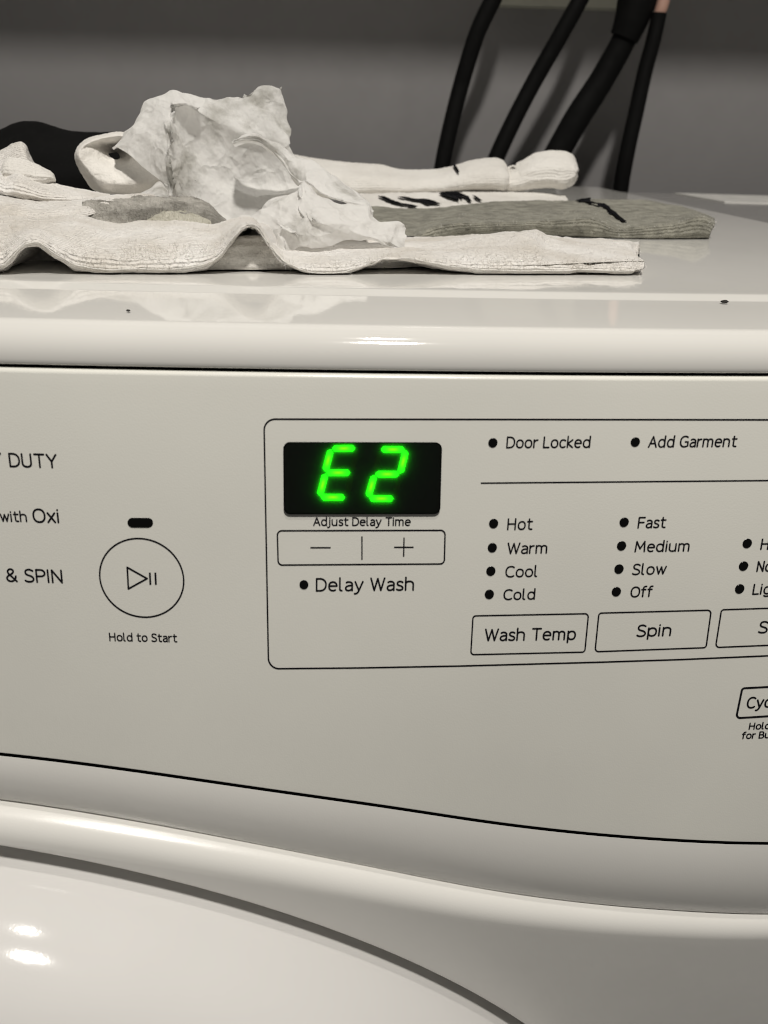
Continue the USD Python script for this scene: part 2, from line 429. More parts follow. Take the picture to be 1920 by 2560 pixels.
def raised(shape, h, round_=0.0):
    """A small solid lens standing h metres proud of the panel, its edge slightly rounded."""
    out = []
    for g in polys(shape):
        lay = []
        ring = lambda k: np.array(shapely.segmentize(g, 6.0).buffer(-k, quad_segs=6).exterior.coords)[:-1]
        base = np.array(shapely.segmentize(g, 6.0).exterior.coords)[:-1]
        c = base.mean(0)
        for k, hh in ((0.0, 0.0), (0.0, h * 0.5), (0.05, h * 0.85), (0.13, h)):
            lay.append(lift(c + (base - c) * (1 - k), hh))
        P = np.stack(lay)
        m = grid_mesh(P, wrap=True)
        top = np.vstack([lay[-1], lift(c[None], h)])
        nb = len(base)
        cap = trimesh.Trimesh(top, [(nb, i, (i + 1) % nb) for i in range(nb)], process=False)
        mm = trimesh.util.concatenate([m, cap])
        mm.merge_vertices()
        mm.fix_normals()
        out.append(mm)
    return trimesh.util.concatenate(out)

# single-stroke lettering: capitals 1 high
def arc(cx, cy, rx, ry, a0, a1, n=22, e=2.25):
    a = np.radians(np.linspace(a0, a1, n))
    c, s_ = np.cos(a), np.sin(a)
    return [(cx + rx * np.sign(u) * abs(u) ** (2 / e), cy + ry * np.sign(w) * abs(w) ** (2 / e)) for u, w in zip(c, s_)]
def spl(*pts):
    p = np.array(pts, float)
    d = np.concatenate([[0], np.cumsum(np.linalg.norm(np.diff(p, axis=0), axis=1) ** 0.6)])
    return [tuple(v) for v in CubicSpline(d, p)(np.linspace(0, d[-1], 40))]
Xh = 0.72
bowl = arc(.26, .36, .26, .36, 0, 360)
S_ = spl((.50, .9), (.38, .98), (.26, 1), (.1, .94), (.04, .77), (.1, .6), (.27, .51), (.43, .42), (.52, .25), (.44, .06), (.26, 0), (.1, .02), (0, .09))
GL = {
    'A': (.66, [[(0, 0), (.33, 1), (.66, 0)], [(.115, .34), (.545, .34)]]),
    'B': (.54, [[(0, 0), (0, 1), (.22, 1)] + arc(.24, .765, .24, .235, 90, -90)[1:] + [(0, .53)], [(0, .53)] + arc(.26, .265, .28, .265, 90, -90) + [(0, 0)]]),
    'C': (.62, [arc(.37, .5, .37, .5, 52, 308, 34)]),
    'D': (.62, [[(0, 0), (0, 1)] + arc(.2, .5, .42, .5, 90, -90, 30) + [(0, 0)]]),
    'F': (.48, [[(0, 0), (0, 1), (.48, 1)], [(0, .52), (.43, .52)]]),
    'G': (.68, [arc(.37, .5, .37, .5, 55, 296, 34) + [(.66, .09), (.66, .47), (.42, .47)]]),
    'H': (.58, [[(0, 0), (0, 1)], [(.58, 0), (.58, 1)], [(0, .52), (.58, .52)]]),
    'I': (.0, [[(0, 0), (0, 1)]]),
    'L': (.44, [[(0, 1), (0, 0), (.44, 0)]]),
    'M': (.74, [[(0, 0), (.05, 1), (.37, .28), (.69, 1), (.74, 0)]]),
    'N': (.58, [[(0, 0), (0, 1), (.58, 0), (.58, 1)]]),
    'O': (.74, [arc(.37, .5, .37, .5, 0, 360, 44)]),
    'P': (.52, [[(0, 0), (0, 1)] + arc(.24, .735, .28, .265, 90, -90) + [(0, .47)]]),
    'S': (.52, [S_]),
    'T': (.60, [[(0, 1), (.6, 1)], [(.3, 1), (.3, 0)]]),
    'U': (.57, [[(0, 1), (0, .3)] + arc(.285, .3, .285, .3, 180, 360) + [(.57, 1)]]),
    'W': (.90, [[(0, 1), (.23, 0), (.45, .97), (.67, 0), (.90, 1)]]),
    'Y': (.60, [[(0, 1), (.3, .46), (.6, 1)], [(.3, .46), (.3, 0)]]),
    '&': (.62, [spl((.62, 0), (.4, .29), (.18, .58), (.1, .78), (.18, .96), (.30, 1), (.42, .94), (.44, .78), (.33, .61), (.13, .46), (.02, .27), (.07, .08), (.24, 0), (.42, .06), (.54, .24), (.58, .43))]),
    'a': (.43, [[(.05, .66)] + spl((.05, .66), (.2, .72), (.36, .67), (.43, .5)) + [(.43, 0)], spl((.43, .42), (.2, .40), (.06, .33), (0, .19), (.06, .04), (.2, 0), (.34, .06), (.43, .19))]),
    'c': (.44, [arc(.26, .36, .26, .36, 50, 310)]),
    'd': (.52, [bowl, [(.52, 1.05), (.52, 0)]]),
    'e': (.52, [[(.02, .39), (.515, .39)] + arc(.26, .36, .26, .36, 6, 305, 30)]),
    'f': (.36, [[(.13, 0), (.13, .84)] + arc(.33, .84, .20, .2, 180, 90)[1:] + [(.38, 1.04)], [(0, Xh), (.34, Xh)]]),
    'g': (.52, [bowl, [(.52, Xh), (.52, -.03)] + arc(.26, -.03, .26, .23, 0, -140)]),
    'h': (.50, [[(0, 0), (0, 1.05)], [(0, .46)] + arc(.25, .46, .25, .26, 180, 0) + [(.5, 0)]]),
    'i': (.0, [[(0, 0), (0, Xh)], [(0, .95), (0, .975)]]),
    'j': (.10, [[(.1, Xh), (.1, -.06)] + arc(-.08, -.06, .18, .2, 0, -100), [(.1, .95), (.1, .975)]]),
    'k': (.43, [[(0, 0), (0, 1.05)], [(.40, Xh), (.02, .37), (.43, 0)]]),
    'l': (.13, [[(0, 1.05), (0, .14)] + arc(.13, .14, .13, .14, 180, 270)]),
    'm': (.80, [[(0, 0), (0, Xh)], [(0, .48)] + arc(.2, .48, .2, .24, 180, 0) + [(.4, 0)], [(.4, .48)] + arc(.6, .48, .2, .24, 180, 0) + [(.8, 0)]]),
    'n': (.48, [[(0, 0), (0, Xh)], [(0, .47)] + arc(.24, .47, .24, .25, 180, 0) + [(.48, 0)]]),
    'o': (.53, [arc(.265, .36, .265, .36, 0, 360, 32)]),
    'p': (.52, [bowl, [(0, Xh), (0, -.27)]]),
    'r': (.30, [[(0, 0), (0, Xh)], spl((0, .42), (.07, .61), (.18, .70), (.30, .71))]),
    's': (.38, [[(x * .75, y * .72) for x, y in S_]]),
    't': (.36, [[(.12, .96), (.12, .17)] + arc(.29, .17, .17, .17, 180, 270) + [(.36, 0)], [(0, Xh), (.36, Xh)]]),
    'u': (.50, [[(0, Xh), (0, .26)] + arc(.25, .26, .25, .26, 180, 360) + [(.5, Xh)], [(.5, .4), (.5, 0)]]),
    'w': (.72, [[(0, Xh), (.19, 0), (.36, Xh * .96), (.53, 0), (.72, Xh)]]),
    'x': (.46, [[(0, Xh), (.46, 0)], [(0, 0), (.46, Xh)]]),
    'y': (.50, [[(0, Xh), (.25, 0)], [(.5, Xh)] + spl((.25, 0), (.17, -.17), (.07, -.26), (-.03, -.27))]),
}
def strokes(text):
    x, out = 0.0, []
    for ch in text:
        if ch == ' ':
            x += .34
            continue
        w, st = GL[ch]
        out += [[(x + u, v) for u, v in s_] for s_ in st]
        x += w + (.26 if ch in 'ilIHNMUhmnudj' else .20)
    last = GL[text[-1]][0]
    return out, x - (.26 if text[-1] in 'ilIHNMUhmnudj' else .20)

lean_at = lambda px: 1.58e-4 * (px - 790)
def write(text, xa, ya, xb, yb, cap, w, name='lettering', fixed=None):
    w = w * 1.34
    st, wid = strokes(text)
    if fixed:
        xb, yb = xa + fixed * cap * wid, ya + (yb - ya)
    e = np.array([xb - xa, yb - ya]) / wid
    lines = []
    for s_ in st:
        s_ = np.array(s_)
        p = np.array([xa, ya]) + s_[:, :1] * e
        up = np.stack([lean_at(p[:, 0]), -np.ones(len(p))], 1) * cap
        lines.append(sg.LineString(p + s_[:, 1:] * up))
    shape = shapely.union_all([l.buffer(w / 2, quad_segs=4) for l in lines]).simplify(0.12)
    obj(name, flat(shape), 'ink', panel, label=f'printed "{text}"')

def line(pts, w):
    w = w * 1.22
    return sg.LineString(pts).buffer(w / 2, cap_style='flat', quad_segs=6)

def rounded(corners, r):
    g = sg.Polygon(corners)
    return g.buffer(-r).buffer(r, quad_segs=10)

def framed(corners, r, w):
    g = rounded(corners, r)
    w = w * 1.25
    return g.buffer(w / 2).difference(g.buffer(-w / 2))

W5 = lambda x, y: (x / 2.765, 1000 + y / 2.765)
W3 = lambda x, y: (600 + x / 2.765, 1000 + y / 2.765)
W4 = lambda x, y: (1150 + x / 2.1546, 1000 + y / 2.1546)
def t5(text, x0, y0, x1, y1, cap, w): write(text, *W5(x0, y0), *W5(x1, y1), cap / 2.765, w)
def t3(text, x0, y0, x1, y1, cap, w): write(text, *W3(x0, y0), *W3(x1, y1), cap / 2.765, w)
def t4(text, x0, y0, x1, y1, cap, w=2.9, fixed=None): write(text, *W4(x0, y0), *W4(x1, y1), cap / 2.1546, w, fixed=fixed)

# left group
t5('Y', -66, 455, 12, 457, 88, 3.5)
t5('DUTY', 73, 458, 393, 466, 88, 3.5)
t5('with', 8, 836, 184, 838, 66, 2.9)
t5('Oxi', 236, 842, 404, 845, 88, 3.5)
t5('& SPIN', 50, 1251, 430, 1261, 84, 3.4)
t5('Hold to Start', 761, 1662, 1222, 1670, 51, 2.5)
# start and pause key
th = np.radians(np.arange(0, 360, 3))
ell = np.array([W5(980 + 290 * math.cos(a) + 12.5 * math.sin(a), 1228 + 12.5 * math.cos(a) + 271.5 * math.sin(a)) for a in th])
g = sg.Polygon(ell)
obj('key_outline', flat(g.buffer(2.0).difference(g.buffer(-2.0)), seg=8), 'ink', panel, label='round outline of the start key')
g = sg.Polygon([W5(880, 1156), W5(1017, 1233), W5(888, 1304)])
obj('play_symbol', flat(g.buffer(2.2).difference(g.buffer(-2.2))), 'ink', panel)
for k in (0, 1):
    obj('pause_bar', flat(line([W5(1036 + 38 * k, 1192), W5(1040 + 38 * k, 1276)], 4.0)), 'ink', panel)
# display group
frame = rounded([(660, 1047.5), (2090, 1049.5), (2070, 1633), (1920, 1639.0), (1700, 1648.5), (1500, 1655), (1150, 1664.6), (900, 1669.3), (671.5, 1671.5)], 27)
obj('group_outline', flat(frame.buffer(2.0).difference(frame.buffer(-2.0)), seg=10), 'ink', panel, label='long thin outline round the display and the wash settings')
t3('Adjust Delay Time', 510, 866, 1176, 866, 53, 2.5)
obj('key_outline', flat(framed([(693.3, 1326.6), (1112.8, 1325.5), (1110.7, 1409.4), (695.5, 1412.3)], 11, 3.0)), 'ink', panel, label='outline of the minus and plus key')
obj('minus_symbol', flat(line([W3(487, 1020), W3(627, 1020)], 2.8)), 'ink', panel)
obj('divider_bar', flat(line([W3(843, 942), W3(843, 1103)], 2.8)), 'ink', panel)
obj('plus_symbol', flat(line([W3(1065, 1017), W3(1200, 1017)], 2.8).union(line([W3(1134, 950), W3(1131, 1082)], 2.8))), 'ink', panel)
t3('Delay Wash', 530, 1318, 1196, 1312, 83, 3.3)
# settings
t4('Door Locked', 252, 256, 696, 254, 56)
t4('Add Garment', 1015, 253, 1484, 249, 56)
obj('divider_line', flat(line([W4(112, 447), W4(1659, 433), W4(2010, 430)], 2.9)), 'ink', panel)
t4('Hot', 257, 697, 386, 695, 57); t4('Warm', 256, 826, 464, 823, 55); t4('Cool', 246, 952, 411, 949, 55); t4('Cold', 236, 1074, 399, 1071, 52)
t4('Fast', 959, 688, 1103, 685, 55); t4('Medium', 943, 816, 1229, 812, 54); t4('Slow', 929, 939, 1105, 935, 54); t4('Off', 919, 1060, 1030, 1056, 52)
t4('H', 1620, 803, 1656, 802, 54); t4('No', 1599, 922, 1672, 920, 52); t4('Lig', 1577, 1045, 1668, 1042, 52)
for c in ([(70, 1162), (692, 1150), (672, 1357), (58, 1371)], [(748, 1147), (1353, 1131), (1325, 1333), (727, 1355)], [(1408, 1129), (2000, 1110), (1965, 1308), (1376, 1332)]):
    obj('key_outline', flat(framed([W4(*p) for p in c], 8, 2.9)), 'ink', panel)
obj('key_outline', flat(framed([W4(*p) for p in [(1520, 1552), (1900, 1532), (1862, 1690), (1487, 1713)]], 8, 4.0)), 'ink', panel)
t4('Wash Temp', 135, 1295, 618, 1288, 60, 3.2); t4('Spin', 953, 1272, 1130, 1267, 59, 3.2); t4('S', 1608, 1253, 1650, 1252, 59, 3.2)
t4('Cyc', 1545, 1658, 1668, 1652, 55, 3.2); t4('Hold', 1557, 1773, 1666, 1769, 33, 2.3); t4('for Bu', 1518, 1823, 1664, 1818, 33, 2.3)

# indicator lenses
def disc(c, r, lean=0.0):
    return sg.Polygon([(c[0] + r * math.cos(a) - lean * r * math.sin(a), c[1] + r * 1.02 * math.sin(a)) for a in np.radians(np.arange(0, 360, 12))])
for xy, what in [((177, 230), 'Door Locked'), ((944, 226), 'Add Garment'), ((181, 665), 'Hot'), ((174, 795), 'Warm'), ((166, 921), 'Cool'), ((158, 1046), 'Cold'),
           ((884, 658), 'Fast'), ((870, 785), 'Medium'), ((856, 910), 'Slow'), ((842, 1032), 'Off'), ((1547, 772), None), ((1527, 894), None), ((1506, 1017), None)]:
    c = W4(*xy)
    obj('indicator_light', raised(disc(c, 11.6, lean_at(c[0])), 0.00018), 'indicator_lens', washer, smooth=40, label=what and f'unlit indicator before "{what}"')
c = W3(442, 1276)
obj('indicator_light', raised(disc(c, 11.2), 0.00018), 'indicator_lens', washer, smooth=40, label='unlit indicator before "Delay Wash"')
x0, y0 = W5(882, 814); x1, y1 = W5(1058, 881)
obj('indicator_light', raised(rounded([(x0, y0), (x1, y0 + .5), (x1, y1), (x0, y1 - .5)], 11.8), 0.0002), 'indicator_lens', washer, smooth=40, label='unlit oblong indicator above the start key')

# display with its two digits
dshape = rounded([(708.5, 1104.5), (1104.5, 1105.2), (1099.8, 1283.6), (710, 1284.3)], 16)
disp = obj('display', flat(dshape, 0.00012, 8.0), 'display_glass', washer)
def rim_mesh(shape, w, h):
    o = np.array(shapely.segmentize(shape, 6.0).exterior.coords)[:-1]
    c = o.mean(0)
    i_ = c + (o - c) * (1 - w / np.abs(o - c).max())
    P = np.stack([lift(o, 0.0), lift(o, h), lift(i_, h), lift(i_, 0.0)])
    return grid_mesh(P, wrap=True)
obj('rim', rim_mesh(dshape, 2.5, 0.00054), 'display_glass', disp)
obj('cover', flat(dshape.buffer(-1.5), 0.00053, 8.0), 'smoked_cover', disp)
def segment(a, b, w=44.0, trim=5.0):
    a, b = np.array(a, float), np.array(b, float)
    d = (b - a) / np.linalg.norm(b - a)
    nn = np.array([-d[1], d[0]])
    a, b = a + d * trim, b - d * trim
    h = w / 2
    pts = [a, a + d * h * .8 + nn * h, b - d * h * .8 + nn * h, b, b - d * h * .8 - nn * h, a + d * h * .8 - nn * h]
    return [W3(*p) for p in pts]
lit = [((631, 334), (803, 332)), ((630, 334), (587, 499)), ((590, 501), (768, 501)), ((592, 502), (550, 668)), ((552, 670), (732, 671)),
       ((968, 340), (1144, 341)), ((1148, 340), (1105, 512)), ((928, 511), (1106, 511)), ((930, 512), (884, 676)), ((888, 679), (1067, 680))]
unlit = [((808, 335), (770, 499)), ((772, 503), (734, 670)), ((968, 343), (930, 507)), ((1104, 515), (1068, 678))]
def seg_mesh(poly, h0, h1):
    p = np.array(poly)
    g = sg.Polygon(p).buffer(-2.0, quad_segs=4).buffer(2.0, quad_segs=4)
    b = np.array(shapely.segmentize(g, 5.0).exterior.coords)[:-1]
    c = b.mean(0)
    rows = [lift(b, h0), lift(b, h1)] + [lift(c + (b - c) * k, h1) for k in (.75, .5, .28, .12)]
    P = np.stack(rows)
    m = grid_mesh(P, wrap=True)
    k = len(b)
    v = np.vstack([m.vertices, lift(c[None], h1)])
    f = np.vstack([m.faces, [(5 * k + i, 5 * k + (i + 1) % k, 6 * k) for i in range(k)]])
    q = trimesh.Trimesh(v, f, process=False)
    u = np.concatenate([np.full(k, r) for r in (1, 1, .75, .5, .28, .12)] + [[0.0]])
    return q, u
for a, b in lit:
    m, u = seg_mesh(segment(a, b), 0.00013, 0.00016)
    path = obj('lit_segment', m, 'lit_segment', disp)
    hot = np.clip(1 - u / 0.6, 0, 1)[:, None] ** 1.3
    col = np.array([[0.012, 1.0, 0.006]]) * (1 - hot) + np.array([[0.16, 1.0, 0.002]]) * hot
    col = col * 2.9
    side_ = (np.arange(len(u)) < (np.count_nonzero(u == 1)))[:, None]
    UsdGeom.PrimvarsAPI(UsdGeom.Mesh.Get(stage, path)).CreatePrimvar('glowColor', Sdf.ValueTypeNames.Color3fArray, 'vertex').Set(Vt.Vec3fArray.FromNumpy(col.astype(np.float32)))
for a, b in unlit:
    m, u = seg_mesh(segment(a, b, 40), 0.00013, 0.00017)
    obj('unlit_segment', m, 'unlit_segment', disp)

# ================================================================ WALL, HOSES
WY = 0.958
wall = box(-2.0, 2.0, WY, WY + 0.08, 0.0, ZT + 1.5)
obj('back_wall', wall, 'wall_paint', kind='structure', label='plain dark grey wall behind the washing machine')

def hose(name, pts, label, category, parts=None, group=None, gap=0.04):
    """pts: (px, py, width in px, depth)"""
    p = np.array(pts, float)
    t = np.concatenate([[0], np.cumsum(np.linalg.norm(np.diff(p[:, :2], axis=0), axis=1))])
    q = PchipInterpolator(t, p)(np.linspace(0, t[-1], 60))
    c = at_depth(q[:, 0], q[:, 1], q[:, 3])
    r = q[:, 2] / 2 * q[:, 3] / F / math.cos(PITCH) * 0.87
    return c, r

def tube(c, r, n=20, ridges=0.0):
    t = np.gradient(c, axis=0); t /= np.linalg.norm(t, axis=1, keepdims=True)
    a = np.cross(t, [0, 1.0, 0]); a /= np.linalg.norm(a, axis=1, keepdims=True)
    b = np.cross(t, a)
    g = np.linspace(0, 2 * np.pi, n + 1)[:-1]
    P = c[:, None] + r[:, None, None] * (np.cos(g)[None, :, None] * a[:, None] + np.sin(g)[None, :, None] * b[:, None])
    m = grid_mesh(P, wrap=True)
    v = np.vstack([m.vertices, c[:1], c[-1:]])
    k = len(c) * n
    f = [(k, (i + 1) % n, i) for i in range(n)] + [(k + 1, k - n + i, k - n + (i + 1) % n) for i in range(n)]
    m = trimesh.Trimesh(v, np.vstack([m.faces, f]), process=False)
    m.fix_normals()
    return m

HG = 'black hoses hanging behind the washing machine'
Dh = 0.866
c, r = hose('h', [(1285, -160, 38, Dh), (1240, -20, 38, Dh), (1194, 80, 37, Dh), (1162, 180, 37, Dh), (1135, 280, 37, Dh), (1108, 400, 37, Dh), (1092, 500, 37, Dh), (1075, 640, 37, Dh)], '', '')
obj('black_hose', tube(c, r), 'black_rubber', smooth=60, label='leftmost black hose, curving down to the wrinkled white sock', category='hose', group=HG)
c, r = hose('h', [(1520, -150, 36, Dh), (1455, -10, 36, Dh), (1400, 90, 37, Dh), (1340, 195, 37, Dh), (1285, 300, 38, Dh), (1245, 385, 39, Dh), (1200, 500, 39, Dh), (1150, 640, 39, Dh)], '', '')
obj('black_hose', tube(c, r), 'black_rubber', smooth=60, label='second black hose from the left, slanting down to the sock cuff fold', category='hose', group=HG)
c, r = hose('h', [(1655, -170, 54, Dh), (1600, -20, 54, Dh), (1568, 80, 54, Dh), (1510, 190, 56, Dh), (1440, 300, 60, Dh), (1392, 385, 60, Dh), (1330, 500, 60, Dh), (1280, 640, 60, Dh)], '', '')
th_ = thing('black_hose', c[-1], 'thickest black hose with a wide sleeve at its top', 'hose', HG)
obj('tube', tube(c, r), 'black_rubber', th_, smooth=60)
c, r = hose('h', [(1655, -160, 90, Dh - .002), (1610, -60, 88, Dh - .002), (1593, 0, 84, Dh - .002), (1578, 50, 74, Dh - .002), (1560, 95, 64, Dh - .001)], '', '')
obj('sleeve', tube(c, r), 'black_rubber', th_, smooth=60)
c, r = hose('h', [(1648, 33, 32, Dh - .01), (1636, 90, 33, Dh - .01), (1612, 180, 34, Dh - .01), (1590, 280, 35, Dh - .01), (1568, 380, 36, Dh - .01), (1552, 470, 37, Dh - .008), (1540, 600, 37, Dh - .008)], '', '')
th_ = thing('black_hose', c[-1], 'rightmost black hose with bare copper showing at its top', 'hose', HG)
obj('tube', tube(c, r), 'black_rubber', th_, smooth=60)
c, r = hose('h', [(1690, -150, 26, Dh - .01), (1664, -20, 26, Dh - .01), (1655, 15, 27, Dh - .01), (1647, 38, 24, Dh - .01)], '', '')
obj('bare_end', tube(c, r), 'copper', th_, smooth=60)

# the top of the machine alongside, and a pale sheet drawing the lit patch at its back
nx = X1 + 0.006
nb = thing('neighbouring_machine', (nx + 0.34, 0.5, 0.0), 'top of the machine alongside, beyond the right edge of the washer lid', 'machine')
nbx = box(nx, nx + 0.68, 0.19, 0.835, 0.02, ZT - 0.004)
obj('cabinet', nbx, 'neighbour_enamel', nb)
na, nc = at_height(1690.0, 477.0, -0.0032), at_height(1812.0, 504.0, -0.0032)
obj('bright_patch', box(min(na[0], nc[0]), nx + 0.68, nc[1], min(na[1], 0.834), ZT - 0.0045, ZT - 0.0032), 'trim_plastic', nb, label='thin pale sheet added for the bright patch at the back of the neighbouring machine')
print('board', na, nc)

# pale lower edge of a fixture on the wall, just inside the top of the picture
pa, pb = at_depth(1246.0, 6.0, WY - 0.02), at_depth(1900.0, 2.0, WY - 0.02)
b_ = box(pa[0], pa[0] + 0.16, WY - 0.02, WY - 0.0005, pa[2] - 0.002, pa[2] + 0.05)
obj('wall_fixture', b_, 'ledge_paint', label='pale fixture on the grey wall behind the tops of the hoses', category='wall fixture')

# shelf added out of frame to cast the shade on the wall top
obj('unseen_shelf', box(-1.2, 1.2, WY - 0.32, WY - 0.001, ZT + 0.40, ZT + 0.425), 'trim_plastic', kind='structure', label='unseen shelf added above the washing machine to shade the top of the wall')

# ================================================================ LAUNDRY
def curve(pts, n, default=None):
    """pts: (px, py, depth) along x; depth None = default. Returns n points along the curve."""
    p = np.array([(a[0], a[1], a[2] if len(a) > 2 else default) for a in pts], float)
    if np.any(np.diff(p[:, 0]) <= 0):
        t = np.concatenate([[0], np.cumsum(np.linalg.norm(np.diff(p[:, :2], axis=0), axis=1))])
        return PchipInterpolator(t, p)(np.linspace(0, t[-1], n))
    x = np.linspace(p[0, 0], p[-1, 0], n)
    return np.stack([x, PchipInterpolator(p[:, 0], p[:, 1])(x), PchipInterpolator(p[:, 0], p[:, 2])(x)], 1)

def skin(rows, nu, nv, close=False, caps=False, lin=False):
    """A cloth surface through rows of points given by pixel and depth; rows run left to right, front to back."""
    R = []
    for r in rows:
        if isinstance(r, np.ndarray):
            R.append(r); continue
        c = curve(r, nu)
        R.append(at_depth(c[:, 0], c[:, 1], c[:, 2]))
    R = np.stack(R)
    if close:
        R = np.concatenate([R, R[:1]])
    k = np.arange(len(R))
    S = (PchipInterpolator(k, R, axis=0) if not close else CubicSpline(k, R, axis=0, bc_type='periodic'))(np.linspace(0, len(R) - 1, nv))
    return S

def wrinkle(S, amp, scale, seed=0, ridged=False, stretch=(1, 1, 1), keep=0):
    p = S * np.array(stretch) * scale
    n = fbm(p, 4, seed)
    v = (1 - np.abs(2 * n - 1)) ** 2 - 0.6 if ridged else n - 0.5
    du, dv = np.gradient(S, axis=1), np.gradient(S, axis=0)
    nn = np.cross(du, dv)
    nn /= np.linalg.norm(nn, axis=2, keepdims=True) + 1e-12
    w = np.ones(S.shape[:2])
    return S + nn * (v * amp * 2 * w)[..., None]

def crumple(S, amp, scale, seed=0, dirs=6):
    """Sharp straight creases with flat facets between them, as in crushed paper."""
    g = np.random.default_rng(seed)
    v = np.zeros(S.shape[:2])
    warp = np.stack([fbm(S * scale * 0.5, 2, seed + 11 + k) for k in range(3)], -1) * 0.8 / scale
    p = S + warp
    for k in range(dirs):
        d = g.normal(size=3); d /= np.linalg.norm(d)
        f = scale * g.uniform(0.5, 1.4)
        ph = (p @ d) * f + g.uniform()
        t_ = np.abs(2 * (ph - np.floor(ph)) - 1)
        v += (np.sqrt(np.minimum(t_ * 1.5, 1) ** 2 + 0.01) - 0.5) * fbm(S * scale * 0.35, 2, seed + 31 + k)
    v /= dirs ** 0.5 * 0.5
    du, dv = np.gradient(S, axis=1), np.gradient(S, axis=0)
    nn = np.cross(du, dv)
    nn /= np.linalg.norm(nn, axis=2, keepdims=True) + 1e-12
    return S + nn * (v * amp)[..., None]

def fuzz(S, parent, name, material_, count, length, seed=1, width=0.00005):
    """Short loose fibres standing on a cloth surface."""
    g = np.random.default_rng(seed)
    m = grid_mesh(S)
    c = np.cumsum(m.area_faces)
    fi = np.searchsorted(c, g.uniform(0, c[-1], count))
    w = g.dirichlet((1, 1, 1), count)
    p = (m.vertices[m.faces[fi]] * w[..., None]).sum(1)
    n = m.face_normals[fi]
    n = np.where((n[:, 1] > 0.3)[:, None] & (n[:, 2] < 0)[:, None], -n, n)
    d1 = n + g.normal(0, 0.5, (count, 3)); d2 = n * 0.4 + g.normal(0, 0.8, (count, 3))
    L = length * g.uniform(0.3, 1.0, count)[:, None]
    pts = np.stack([p - n * 0.0001, p + d1 * L * 0.5, p + d1 * L * 0.5 + d2 * L * 0.5], 1).reshape(-1, 3)
    path = numbered(f'{parent}/{name}')
    base = BASES[parent]
    b = UsdGeom.BasisCurves.Define(stage, path)
    b.CreateTypeAttr('linear')
    b.CreateCurveVertexCountsAttr(Vt.IntArray([3] * count))
    b.CreatePointsAttr(Vt.Vec3fArray.FromNumpy((pts - base).astype(np.float32)))
    b.CreateWidthsAttr(Vt.FloatArray.FromNumpy(np.full(len(pts), width, np.float32)))
    b.SetWidthsInterpolation('vertex')
    UsdShade.MaterialBindingAPI.Apply(b.GetPrim()).Bind(LOOK[material_])
    data(b.GetPrim(), kind='stuff')

def floor_clip(S, z=0.0004):
    S = S.copy()
    S[..., 2] = np.maximum(S[..., 2], ZT + z)
    return S

def cloth_mesh(S, caps=True):
    m = grid_mesh(S)
    v, f = [m.vertices], [m.faces]
    n, k = S.shape[:2]
    if caps:
        base = n * k
        for e, j in ((0, 0), (1, k - 1)):
            idx = np.arange(n) * k + j
            v.append(S[:, j].mean(0)[None])
            f.append(np.array([(idx[i], idx[i + 1], base + e) if e else (idx[i + 1], idx[i], base + e) for i in range(n - 1)]))
    m = trimesh.Trimesh(np.vstack(v), np.vstack(f), process=False)
    d = np.linalg.norm(np.diff(S, axis=0), axis=2).mean(1)
    a = np.repeat(np.concatenate([[0], np.cumsum(d)])[:, None], k, 1).ravel()
    m.metadata['along'] = np.concatenate([a, np.full(len(m.vertices) - len(a), a.mean())])
    return m

def lidD(px, py):
    return float(at_height(float(px), float(py), 0.0005)[1])

def mark(polys_px, depth, thick=0.0006):
    """Dark yarn patches lying on a sock, given by their pixel outline and depth at each corner."""
    out = []
    for poly in polys_px:
        p = np.array(poly, float)
        g = shapely.segmentize(sg.Polygon(p), 3.0)
        v, f = trimesh.creation.triangulate_polygon(g, engine='earcut')
        v = np.asarray(v)[:, :2]
        v = v + 1.1 * (np.stack([noise(np.c_[v * .35, v[:, :1] * 0], 3), noise(np.c_[v * .35, v[:, :1] * 0], 4)], 1) - .5)
        d = depth(v[:, 0], v[:, 1])
        q = at_depth(v[:, 0], v[:, 1], d)
        m = trimesh.Trimesh(q, f, process=False)
        nrm = np.array([0, -0.5, 0.85]) * thick
        a, b, c = q[f[:, 0]], q[f[:, 1]], q[f[:, 2]]
        ff = np.where((np.cross(b - a, c - a)[:, 1] > 0)[:, None], f[:, ::-1], f)
        out.append(trimesh.Trimesh(q + nrm, ff, process=False))
    return trimesh.util.concatenate(out)

def depth_from(S):
    """Depth of a skin at a pixel, by its nearest projected point among those facing the lens."""
    from scipy.spatial import cKDTree
    p = S.reshape(-1, 3)
    q = project(p)
    # keep the nearest surface per small cell
    key = (np.round(q / 3)).astype(int)
    order = np.argsort(p[:, 1])
    _, first = np.unique(key[order], axis=0, return_index=True)
    idx = order[first]
    tree = cKDTree(q[idx])
    def f(px, py):
        d, i = tree.query(np.stack([px, py], -1), k=4)
        return p[idx][i][..., 1].mean(-1)
    return f
